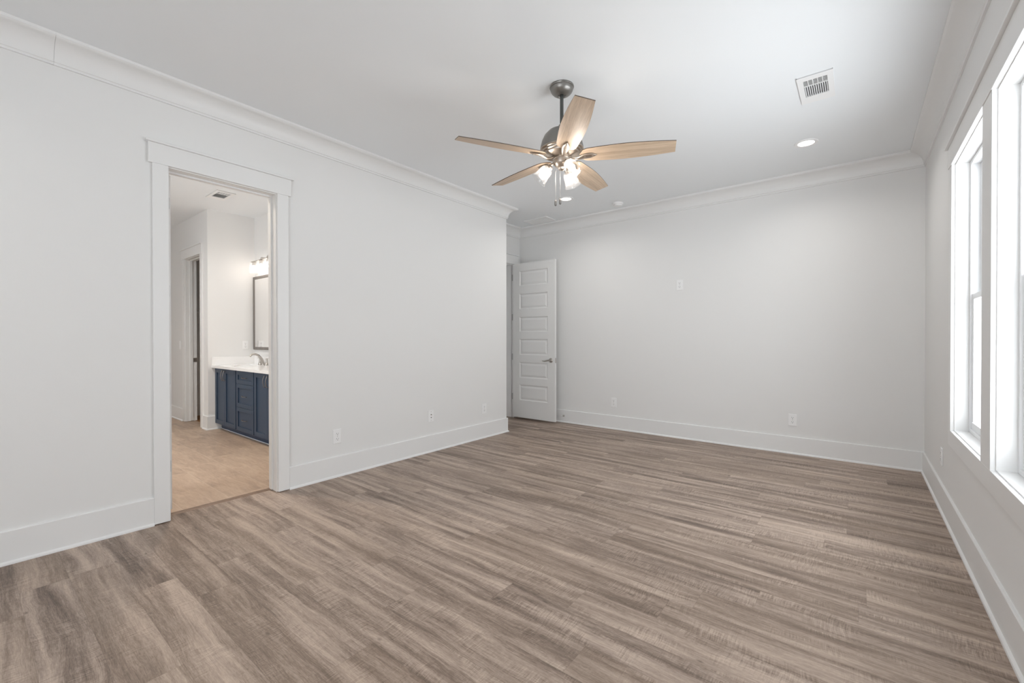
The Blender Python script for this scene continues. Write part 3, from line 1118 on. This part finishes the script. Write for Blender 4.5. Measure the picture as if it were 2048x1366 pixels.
# ------------------------------------------------------------ ceiling registers (local: ceiling at z=0, hangs down)
def make_register(label, loc, rotz, group='ceiling registers'):
    """long side along y; fine louvre bank at the -y end, blades along y in the rest"""
    t = thing('ceiling_register', label, 'air vent', loc, rotz, group)
    hx, hy = 0.100, 0.200
    ix, ya, yd, yb_ = 0.067, -0.145, -0.066, 0.100
    bm = bmesh.new()
    for (x0, x1, y0, y1) in ((-hx, -ix, -hy, hy), (ix, hx, -hy, hy), (-ix, ix, -hy, ya), (-ix, ix, yb_, hy), (-ix, ix, yd, yd + 0.008)):
        box(bm, x0, x1, y0, y1, -0.009, -0.004)
    for (x0, x1, y0, y1) in ((-hx, -hx + 0.003, -hy, hy), (hx - 0.003, hx, -hy, hy), (-hx, hx, -hy, -hy + 0.003), (-hx, hx, hy - 0.003, hy)):
        box(bm, x0, x1, y0, y1, -0.006, 0.0)
    link('register_frame', bm, 'plastic', t)
    bm = bmesh.new()
    box(bm, -ix, ix, ya, yb_, -0.0008, 0.0)  # flat dark sheet stands in for the shade inside the duct
    link('duct_shade_sheet', bm, 'duct_shade', t)
    for k in range(11):                       # blades along y
        x = -ix + 0.006 + k * (2 * ix - 0.012) / 10
        bm = bmesh.new()
        v = [bm.verts.new(p) for p in ((x - 0.0030, yd + 0.008, -0.0085), (x + 0.0015, yd + 0.008, -0.0012), (x + 0.0015, yb_, -0.0012), (x - 0.0030, yb_, -0.0085))]
        u = [bm.verts.new(p.co + Vector((0.0012, 0, 0))) for p in v]
        bm.faces.new(v); bm.faces.new(u[::-1])
        for q in range(4):
            bm.faces.new((v[q], v[(q + 1) % 4], u[(q + 1) % 4], u[q]))
        link('blade', bm, 'plastic', t)
    bm = bmesh.new()                          # fine bank
    n = 7
    for k in range(n):
        y = ya + 0.005 + k * (yd - ya - 0.01) / (n - 1)
        box(bm, -ix, ix, y - 0.0012, y + 0.0012, -0.0070, -0.0050)
    for f in (-0.6, -0.2, 0.2, 0.6):
        box(bm, ix * f - 0.002, ix * f + 0.002, ya, yd, -0.009, -0.002)
    link('fine_louvre', bm, 'plastic', t)
    return t


make_register('white air register on the ceiling between the fan and windows', (3.468, 3.700, RH), 0)
make_register('white air register on the bathroom ceiling seen through the doorway', (-2.480, 1.990, ZB), PI / 2)

# return grille in the recess
t = thing('return_grille', 'closed white grille on the ceiling of the entry recess', 'air vent', (0.012, 5.306, RH))
hx, hy = 0.203, 0.125
bm = bmesh.new()
for (x0, x1, y0, y1) in ((-hx, -hx + 0.022, -hy, hy), (hx - 0.022, hx, -hy, hy), (-hx + 0.022, hx - 0.022, -hy, -hy + 0.022), (-hx + 0.022, hx - 0.022, hy - 0.022, hy)):
    box(bm, x0, x1, y0, y1, -0.012, 0)
bevel_all(bm, 0.003, 1)
link('grille_frame', bm, 'plastic', t)
bm = bmesh.new()
n = 16
for k in range(n):
    y = -hy + 0.03 + k * (2 * hy - 0.06) / (n - 1)
    box(bm, -hx + 0.02, hx - 0.02, y - 0.0045, y + 0.0045, -0.009, -0.003)
box(bm, -hx + 0.02, hx - 0.02, -hy + 0.02, hy - 0.02, -0.003, 0)
link('louvre', bm, 'plastic', t)


# ------------------------------------------------------------ recessed lights, smoke detector
def make_can(label, loc, group='recessed ceiling lights', power=CAN_W, color=(1.0, 0.97, 0.93)):
    t = thing('recessed_light', label, 'ceiling light', loc, 0, group)
    bm = bmesh.new()
    lathe(bm, [(0.064, 0.0), (0.064, -0.004), (0.072, -0.008), (0.088, -0.006), (0.092, 0.0)], 48, cap=False)
    link('trim_ring', bm, 'plastic', t, smooth=True)
    bm = bmesh.new()
    lathe(bm, [(0.0, -0.004), (0.050, -0.0035), (0.0645, -0.002), (0.0645, 0.0)], 40, cap=False)
    link('lens', bm, 'lens', t, smooth=True)
    lamp('downlight', (0, 0, -0.012), power, 0.12, color, parent=t, spread=2.6)
    return t


make_can('round recessed light on the ceiling near the windows', (3.331, 4.700, RH))
make_can('round recessed light on the ceiling beyond the fan pull chains', (0.834, 4.700, RH))
make_can('added unseen recessed fill light on the ceiling behind the viewpoint, window side', (3.331, -0.90, RH))  # extra downlight out of view, added to lift the room brightness
make_can('added unseen recessed fill light on the ceiling behind the viewpoint, bathroom side', (0.834, -0.90, RH))  # second added downlight behind the camera, also only for fill
make_can('added unseen recessed fill light on the bathroom ceiling closest to the doorway', (-0.85, 1.22, ZB), power=BATH_FILL_W, color=(1.0, 0.86, 0.70))  # added warm fill, spills through the doorway onto the planks
make_can('added unseen recessed fill light on the bathroom ceiling farther from the doorway', (-2.35, 0.95, ZB), power=BATH_FILL_W)  # added neutral fill for the bathroom walls, never in view

t = thing('smoke_detector', 'round white smoke detector on the ceiling near the back wall', 'smoke detector', (1.268, 5.266, RH))
bm = bmesh.new()
lathe(bm, [(0.0, -0.040), (0.045, -0.040), (0.052, -0.036), (0.055, -0.024), (0.055, -0.020)], 40, cap=False)
link('detector_cap', bm, 'plastic', t, smooth=True)
bm = bmesh.new()
lathe(bm, [(0.053, -0.022), (0.066, -0.018), (0.070, -0.010), (0.070, 0.0)], 40)
link('detector_base', bm, 'plastic', t, smooth=True)
bm = bmesh.new()
lathe(bm, [(0.008, -0.0425), (0.008, -0.038)], 16, Matrix.Translation((0.02, -0.02, 0)))
link('test_button', bm, 'plastic', t)


# ------------------------------------------------------------ ceiling fan
FX, FY = 2.085, 2.592
fan = thing('ceiling_fan', 'five-blade wood ceiling fan with three lit glass shades', 'ceiling fan', (FX, FY, RH))
Z = lambda z: z - RH
bm = bmesh.new()
lathe(bm, [(0.082, Z(3.0)), (0.084, Z(2.9926)), (0.082, Z(2.9867)), (0.0785, Z(2.9852)), (0.0785, Z(2.9822)), (0.077, Z(2.9719)), (0.071, Z(2.9600)), (0.061, Z(2.9490)), (0.048, Z(2.9402)), (0.034, Z(2.9342)), (0.028, Z(2.9328)), (0.026, Z(2.9350)), (0.022, Z(2.9409)), (0.0, Z(2.9409))], 48)
link('canopy', bm, 'pewter', fan, smooth=True, angle=0.5)
bm = bmesh.new()
tube(bm, [(0, 0, Z(2.945)), (0, 0, Z(2.69))], 0.0125, 20)
link('downrod', bm, 'rodmetal', fan, smooth=True)
bm = bmesh.new()
lathe(bm, [(0.018, Z(2.735)), (0.022, Z(2.73)), (0.024, Z(2.705)), (0.060, Z(2.700)), (0.095, Z(2.684)), (0.122, Z(2.655)), (0.138, Z(2.620)), (0.147, Z(2.585)), (0.150, Z(2.568)), (0.150, Z(2.560))], 64)
hs = link('motor_housing', bm, 'pewter', fan, smooth=True, angle=0.9)
bm = bmesh.new()
lathe(bm, [(0.151, Z(2.562)), (0.152, Z(2.554)), (0.148, Z(2.550)), (0.140, Z(2.548)), (0.138, Z(2.538)), (0.126, Z(2.534)), (0.124, Z(2.524)), (0.104, Z(2.516)), (0.070, Z(2.512)), (0.062, Z(2.508)), (0.0, Z(2.508))], 64)
link('motor_band', bm, 'fannickel', hs, smooth=True, angle=0.5)
bm = bmesh.new()
lathe(bm, [(0.050, Z(2.512)), (0.058, Z(2.508)), (0.061, Z(2.500)), (0.061, Z(2.494)), (0.058, Z(2.490)), (0.058, Z(2.470)), (0.054, Z(2.458)), (0.040, Z(2.444)), (0.026, Z(2.436)), (0.022, Z(2.424)), (0.012, Z(2.418)), (0.0, Z(2.417))], 48)
kit = link('light_kit', bm, 'fannickel', fan, smooth=True, angle=0.5)

# blades
BZ = Z(2.513)
PITCH = math.radians(-13.0)
blade_root = None


def blade_mesh():
    bm = bmesh.new()
    r0, r1, th = 0.125, 0.745, 0.0055
    ns = 24
    top, bot = [], []
    out = []
    for i in range(ns + 1):
        s = i / ns
        if s < 0.12:
            w = 0.014 + 0.054 * math.sqrt(max(0.0, 1 - (1 - s / 0.12) ** 2))
        else:
            u = (s - 0.12) / 0.88
            w = 0.068 + 0.012 * math.sin(min(1.0, u / 0.42) * PI / 2) if u < 0.42 else 0.080 - 0.024 * ((u - 0.42) / 0.58) ** 1.7
        out.append((r0 + (r1 - r0) * s, w))
    nv = 8
    grid = {}
    for zi, z in ((0, -th / 2), (1, th / 2)):
        for i, (r, w) in enumerate(out):
            for k in range(nv + 1):
                v = -1 + 2 * k / nv
                rr = r + (0.001 * v * (i / ns) ** 6)           # slightly raked tip
                grid[zi, i, k] = bm.verts.new((rr, w * v, z))
    for i in range(ns):
        for k in range(nv):
            bm.faces.new((grid[0, i, k], grid[0, i, k + 1], grid[0, i + 1, k + 1], grid[0, i + 1, k]))
            bm.faces.new((grid[1, i, k], grid[1, i + 1, k], grid[1, i + 1, k + 1], grid[1, i, k + 1]))
    for i in range(ns):
        for k in (0, nv):
            f = bm.faces.new((grid[0, i, k], grid[0, i + 1, k], grid[1, i + 1, k], grid[1, i, k]))
            f.material_index = 1
    for i in (0, ns):
        for k in range(nv):
            f = bm.faces.new((grid[0, i, k], grid[0, i, k + 1], grid[1, i, k + 1], grid[1, i, k]))
            f.material_index = 1
    return bm


def bracket_mesh():
    """blade iron: S-curved arm from the hub that ends in a pointed spear plate under the blade"""
    bm = bmesh.new()
    st = [(0.056, 0.015, -0.008, 0.007), (0.072, 0.013, -0.016, 0.007), (0.090, 0.012, -0.023, 0.007), (0.110, 0.014, -0.025, 0.007), (0.132, 0.019, -0.021, 0.007),
          (0.152, 0.024, -0.0145, 0.007), (0.174, 0.026, -0.0125, 0.0065), (0.198, 0.023, -0.0115, 0.006), (0.218, 0.015, -0.0105, 0.005), (0.232, 0.006, -0.0095, 0.004), (0.240, 0.001, -0.0085, 0.003)]
    rings = []
    for r, w, z, t_ in st:
        ring = []
        for k in range(12):
            a = 2 * PI * k / 12
            ring.append(bm.verts.new((r, w * math.cos(a), z + t_ * math.sin(a))))
        rings.append(ring)
    for a, b in zip(rings[:-1], rings[1:]):
        for k in range(12):
            bm.faces.new((a[k], a[(k + 1) % 12], b[(k + 1) % 12], b[k]))
    bm.faces.new(rings[0]); bm.faces.new(rings[-1][::-1])
    for x in (0.160, 0.214):
        lathe(bm, [(0.007, 0.0), (0.006, -0.003), (0, -0.004)], 12, Matrix.Translation((x, 0, -0.0155 if x > 0.2 else -0.0195)))
    return bm


for k in range(5):
    ang = math.radians(23.35 + 72 * k)
    if blade_root is None:
        b = link('blade', blade_mesh(), ['blade', 'bladeedge'], fan, smooth=True, angle=0.5)
        br = link('blade_bracket', bracket_mesh(), 'fannickel', b, smooth=True)
        blade_root = b
    else:
        b = blade_root.copy(); COL.objects.link(b); b.parent = fan
        br2 = br.copy(); COL.objects.link(br2); br2.parent = b
    b.matrix_local = Matrix.Translation((0, 0, BZ)) @ Matrix.Rotation(math.radians(0.8), 4, Vector((-0.53, 0.848, 0))) @ Matrix.Rotation(ang, 4, 'Z') @ Matrix.Rotation(PITCH, 4, 'X')

# light arms, shades, bulbs
for az in (212, 332, 92):
    A = math.radians(az)
    u = Vector((math.cos(A), math.sin(A), 0))
    tilt = math.radians(48)                                # down from horizontal
    d = Vector((u.x * math.cos(tilt), u.y * math.cos(tilt), -math.sin(tilt)))
    zq = Vector((0, 0, 1))
    base = Vector((u.x * 0.082, u.y * 0.082, Z(2.447)))
    rot = d.to_track_quat('Z', 'Y').to_matrix().to_4x4()
    mt = Matrix.Translation(base) @ rot
    bm = bmesh.new()
    tube(bm, [Vector((u.x * 0.035, u.y * 0.035, Z(2.470))), Vector((u.x * 0.058, u.y * 0.058, Z(2.469))), Vector((u.x * 0.075, u.y * 0.075, Z(2.457))), base + d * 0.004], 0.009, 12)
    lathe(bm, [(0.014, -0.008), (0.021, -0.004), (0.024, 0.004), (0.024, 0.024), (0.020, 0.026), (0.0, 0.026)], 24, mt)
    arm = link('light_arm', bm, 'fannickel', fan, smooth=True)
    bm = bmesh.new()
    prof = [(0.022, 0.012), (0.030, 0.014), (0.038, 0.022), (0.043, 0.036), (0.046, 0.060), (0.049, 0.085), (0.053, 0.104), (0.058, 0.116), (0.061, 0.120)]
    th = 0.0025
    lathe(bm, prof + [(r - th, z) for r, z in prof[::-1]], 48, mt, cap=False)
    sh = link('glass_shade', bm, 'shade', fan, smooth=True)
    bm = bmesh.new()
    lathe(bm, [(0.0, 0.026), (0.012, 0.026), (0.013, 0.040), (0.020, 0.056), (0.0235, 0.072), (0.021, 0.086), (0.013, 0.095), (0.0, 0.098)], 24, mt)
    link('bulb', bm, 'bulb', sh, smooth=True)

# pull chains
rt = Vector((math.cos(math.radians(32)), math.sin(math.radians(32)), 0))
for dx, zb in ((-0.036, 2.205), (-0.004, 2.214)):
    p = rt * dx + Vector((0.005, -0.02, 0))
    bm = bmesh.new()
    tube(bm, [(p.x * 0.6, p.y * 0.6, Z(2.440)), (p.x, p.y, Z(2.40)), (p.x, p.y, Z(zb))], 0.0012, 8)
    ch = link('pull_chain', bm, 'chain', fan, smooth=True)
    bm = bmesh.new()
    lathe(bm, [(0.0, Z(zb + 0.004)), (0.004, Z(zb + 0.003)), (0.0080, Z(zb - 0.004)), (0.0086, Z(zb - 0.020)), (0.0080, Z(zb - 0.032)), (0.003, Z(zb - 0.037)), (0.0, Z(zb - 0.0375))], 16, Matrix.Translation((p.x, p.y, 0)))
    link('pull_fob', bm, 'fob', ch, smooth=True)


# ------------------------------------------------------------ vanity
VF, VFR = 2.165, 2.185                        # door faces, carcass face
VX1 = -1.215
van = thing('vanity_cabinet', 'navy blue shaker vanity cabinet in the bathroom', 'cabinet', ((XC + VX1) / 2, (VFR + YB) / 2, 0))
bm = bmesh.new()
box(bm, XC + 0.001, XC + 0.019, VFR, YB - 0.001, 0.085, 0.8525)
box(bm, VX1 - 0.018, VX1, VFR, YB - 0.001, 0.085, 0.8525)
box(bm, XC + 0.019, VX1 - 0.018, VFR, YB - 0.001, 0.085, 0.103)
box(bm, XC + 0.019, VX1 - 0.018, YB - 0.013, YB - 0.001, 0.103, 0.8525)
for xa, xb in ((XC + 0.019, XC + 0.04), (-2.56, -2.50), (-2.00, -1.95), (VX1 - 0.04, VX1 - 0.018), (-2.94, -2.92), (-1.622, -1.600)):
    box(bm, xa, xb, VFR, VFR + 0.018, 0.103, 0.8525)
for za, zb in ((0.83, 0.8525), (0.676, 0.688), (0.380, 0.392)):
    box(bm, XC + 0.019 if za > 0.8 else -2.56, VX1 - 0.018 if za > 0.8 else -1.95, VFR, VFR + 0.018, za, zb)
link('cabinet_body', bm, 'navy', van, world=True)
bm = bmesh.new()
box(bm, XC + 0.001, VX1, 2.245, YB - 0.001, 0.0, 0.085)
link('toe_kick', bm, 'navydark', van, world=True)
bm = bmesh.new()
box(bm, XC + 0.02, VX1, 2.239, 2.245, 0.0, 0.007)
link('caulk_line', bm, 'caulk', van, world=True)


def shaker(name, x0, x1, z0, z1, rail=0.055):
    bm = bmesh.new()
    y0, y1 = VF, VFR
    for (a, b, c, d) in ((x0, x0 + rail, z0, z1), (x1 - rail, x1, z0, z1), (x0 + rail, x1 - rail, z0, z0 + rail), (x0 + rail, x1 - rail, z1 - rail, z1)):
        box(bm, a, b, y0, y1, c, d)
    box(bm, x0 + rail, x1 - rail, y0 + 0.012, y1, z0 + rail, z1 - rail)
    bevel_all(bm, 0.001, 1)
    return link(name, bm, 'navy', van, world=True)


def pull(parent, x, z, vertical, L=0.135):
    bm = bmesh.new()
    pts = []
    for k in range(9):
        s = -1 + 2 * k / 8
        o = 0.012 + 0.018 * (1 - s * s)
        pts.append((x, VF - o, z + s * L / 2) if vertical else (x + s * L / 2, VF - o, z))
    tube(bm, pts, 0.0042, 10)
    for s in (-0.92, 0.92):
        a = (x, VF + 0.002, z + s * L / 2) if vertical else (x + s * L / 2, VF + 0.002, z)
        b = (x, VF - 0.0145, z + s * L / 2) if vertical else (x + s * L / 2, VF - 0.0145, z)
        tube(bm, [a, b], 0.004, 10)
    link('handle', bm, 'pull', parent, world=True, smooth=True)


DZ0, DZ1 = 0.090, 0.846
for x0, x1, hx_ in ((-3.268, -2.931, -2.968), (-2.928, -2.546, -2.892), (-1.968, -1.612, -1.648), (-1.609, -1.250, -1.573)):
    d = shaker('door', x0, x1, DZ0, DZ1)
    pull(d, hx_, 0.758, True)
for z0, z1 in ((0.684, 0.846), (0.388, 0.680), (0.090, 0.384)):
    d = shaker('drawer', -2.518, -1.990, z0, z1, 0.050)
    pull(d, -2.245, (z0 + z1) / 2, False)

ct = thing('countertop', 'white quartz vanity countertop with low splash panels', 'countertop', ((XC + VX1) / 2, 2.41, 0.8535))
bm = bmesh.new()
# slab with an oval sink cut-out
sx_, sy_, ra, rb = -2.80, 2.385, 0.215, 0.155
outer = []
n = 48
x0, x1, y0, y1 = XC + 0.0005, VX1 + 0.015, 2.130, YB - 0.0005
for k in range(n):
    a = 2 * PI * k / n
    c, s = math.cos(a), math.sin(a)
    tx = ((x1 - sx_) if c > 0 else (sx_ - x0)) / max(abs(c), 1e-6)
    ty = ((y1 - sy_) if s > 0 else (sy_ - y0)) / max(abs(s), 1e-6)
    r = min(tx, ty)
    outer.append((sx_ + c * r, sy_ + s * r))
corners = [(x0, y0), (x1, y0), (x1, y1), (x0, y1)]
for cx_, cy_ in corners:                      # snap the nearest ray to each corner
    i = min(range(n), key=lambda q: (outer[q][0] - cx_) ** 2 + (outer[q][1] - cy_) ** 2)
    outer[i] = (cx_, cy_)
for zz in (0.8535, 0.886):
    pass
oT = [bm.verts.new((x, y, 0.886)) for x, y in outer]
oB = [bm.verts.new((x, y, 0.8535)) for x, y in outer]
iT = [bm.verts.new((sx_ + ra * math.cos(2 * PI * k / n), sy_ + rb * math.sin(2 * PI * k / n), 0.886)) for k in range(n)]
iB = [bm.verts.new((v.co.x, v.co.y, 0.8535)) for v in iT]
for k in range(n):
    k2 = (k + 1) % n
    bm.faces.new((oT[k], oT[k2], iT[k2], iT[k]))
    bm.faces.new((oB[k], iB[k], iB[k2], oB[k2]))
    bm.faces.new((oT[k], oB[k], oB[k2], oT[k2]))
    bm.faces.new((iT[k], iT[k2], iB[k2], iB[k]))
link('slab', bm, 'quartz', ct, world=True)
bm = bbox(XC + 0.0005, XC + 0.0205, 2.130, YB - 0.0205, 0.886, 1.000, 0.0015, 1)
link('side_splash', bm, 'quartz', ct, world=True)
bm = bbox(XC + 0.0005, VX1 + 0.015, YB - 0.0205, YB - 0.0005, 0.886, 1.000, 0.0015, 1)
link('backsplash', bm, 'quartz', ct, world=True)
bm = bmesh.new()
rings = []
for f, z in ((1.01, 0.8535), (1.0, 0.82), (0.9, 0.77), (0.6, 0.735), (0.12, 0.728)):
    rings.append([bm.verts.new((sx_ + ra * f * math.cos(2 * PI * k / n), sy_ + rb * f * math.sin(2 * PI * k / n), z)) for k in range(n)])
for a, b in zip(rings[:-1], rings[1:]):
    for k in range(n):
        bm.faces.new((a[k], a[(k + 1) % n], b[(k + 1) % n], b[k]))
bm.faces.new(rings[-1])
link('basin', bm, 'basin', ct, world=True, smooth=True)

fc = thing('faucet', 'brushed nickel arched faucet with two lever handles on the vanity counter', 'faucet', (-2.80, 2.605, 0.8865))
bm = bmesh.new()
lathe(bm, [(0.030, 0), (0.030, 0.006), (0.024, 0.010), (0.022, 0.02)], 24)
sp = [(0, 0.0, 0.015), (0, -0.012, 0.05), (0, -0.032, 0.095), (0, -0.062, 0.132), (0, -0.098, 0.152), (0, -0.132, 0.155), (0, -0.158, 0.144), (0, -0.172, 0.122)]
tube(bm, sp, [0.022, 0.020, 0.018, 0.016, 0.0145, 0.0135, 0.013, 0.0125], 16)
link('spout', bm, 'nickel', fc, smooth=True)
for s in (-1, 1):
    bm = bmesh.new()
    lathe(bm, [(0.030, 0), (0.030, 0.005), (0.024, 0.010), (0.017, 0.045), (0.014, 0.070), (0.016, 0.082), (0.012, 0.092), (0.0, 0.094)], 24, Matrix.Translation((s * 0.105, 0, 0)))
    tube(bm, [(s * 0.105, 0, 0.085), (s * 0.13, -0.004, 0.092), (s * 0.165, -0.008, 0.094), (s * 0.185, -0.01, 0.096)], [0.009, 0.008, 0.007, 0.005], 10, flat=(1, 0.6))
    link('handle', bm, 'nickel', fc, smooth=True)

mr = thing('wall_mirror', 'grey framed mirror on the bathroom wall above the vanity', 'mirror', (-2.80, YB, 1.094))
MX0, MX1, MZ0, MZ1, fw = -3.268, -2.332, 1.094, 2.156, 0.040
bm = bmesh.new()
for (a, b, c, d) in ((MX0, MX0 + fw, MZ0, MZ1), (MX1 - fw, MX1, MZ0, MZ1), (MX0 + fw, MX1 - fw, MZ0, MZ0 + fw), (MX0 + fw, MX1 - fw, MZ1 - fw, MZ1)):
    box(bm, a, b, YB - 0.032, YB - 0.0005, c, d)
bevel_all(bm, 0.002, 1)
link('mirror_frame', bm, 'mframe', mr, world=True)
bm = bmesh.new()
box(bm, MX0 + fw - 0.002, MX1 - fw + 0.002, YB - 0.026, YB - 0.020, MZ0 + fw - 0.002, MZ1 - fw + 0.002)
link('mirror_glass', bm, 'mirror', mr, world=True)

vl = thing('vanity_light', 'nickel bar light with three glowing glass cylinders above the mirror', 'wall light', (-2.80, YB, 2.352))
bm = bmesh.new()
lathe(bm, [(0.060, 0.0), (0.060, 0.010), (0.050, 0.018), (0.014, 0.020), (0.012, 0.105)], 32, Matrix.Translation((-2.80, YB - 0.0005, 2.375)) @ Matrix.Rotation(PI / 2, 4, 'X'))
tube(bm, [(-3.13, YB - 0.105, 2.352), (-2.47, YB - 0.105, 2.352)], 0.008, 12)
tube(bm, [(-2.80, YB - 0.105, 2.352), (-2.80, YB - 0.100, 2.375)], 0.010, 12)
link('light_bar', bm, 'nickel', vl, world=True, smooth=True)
for x in (-3.04, -2.80, -2.56):
    mt = Matrix.Translation((x, YB - 0.105, 2.352)) @ Matrix.Rotation(PI, 4, 'X')
    bm = bmesh.new()
    lathe(bm, [(0.012, 0.0), (0.030, 0.010), (0.034, 0.014), (0.020, 0.018), (0.020, 0.058), (0.0, 0.058)], 24, mt)
    link('socket', bm, 'nickel', vl, world=True, smooth=True)
    bm = bmesh.new()
    lathe(bm, [(0.030, 0.012), (0.056, 0.014), (0.058, 0.02), (0.058, 0.175), (0.0555, 0.175), (0.0555, 0.02)], 32, mt, cap=False)
    gs = link('glass_cylinder', bm, 'vshade', vl, world=True, smooth=True)
    bm = bmesh.new()
    lathe(bm, [(0.0, 0.058), (0.012, 0.058), (0.015, 0.075), (0.027, 0.098), (0.030, 0.114), (0.026, 0.130), (0.014, 0.141), (0.0, 0.144)], 24, mt)
    link('bulb', bm, 'vbulb', gs, world=True, smooth=True)

# wire shelf in the closet
t = thing('wire_shelf', 'white wire shelf inside the dim closet', 'shelf', (-4.75, 3.0, 1.66))
bm = bmesh.new()
for x in (-4.745, -4.60, -4.452, -4.447):
    z = 1.70 if x < -4.45 else 1.66
    tube(bm, [(x, 2.26, z), (x, 3.88, z)], 0.0035, 6)
k = 2.265
while k < 3.88:
    tube(bm, [(-4.745, k, 1.703), (-4.452, k, 1.703), (-4.447, k, 1.66)], 0.0022, 5)
    k += 0.026
link('wire_deck', bm, 'wire', t, world=True, smooth=True)
for y in (2.45, 3.4):
    bm = bmesh.new()
    tube(bm, [(-4.46, y, 1.695), (-4.748, y, 1.42)], 0.005, 8)
    link('brace', bm, 'wire', t, world=True, smooth=True)
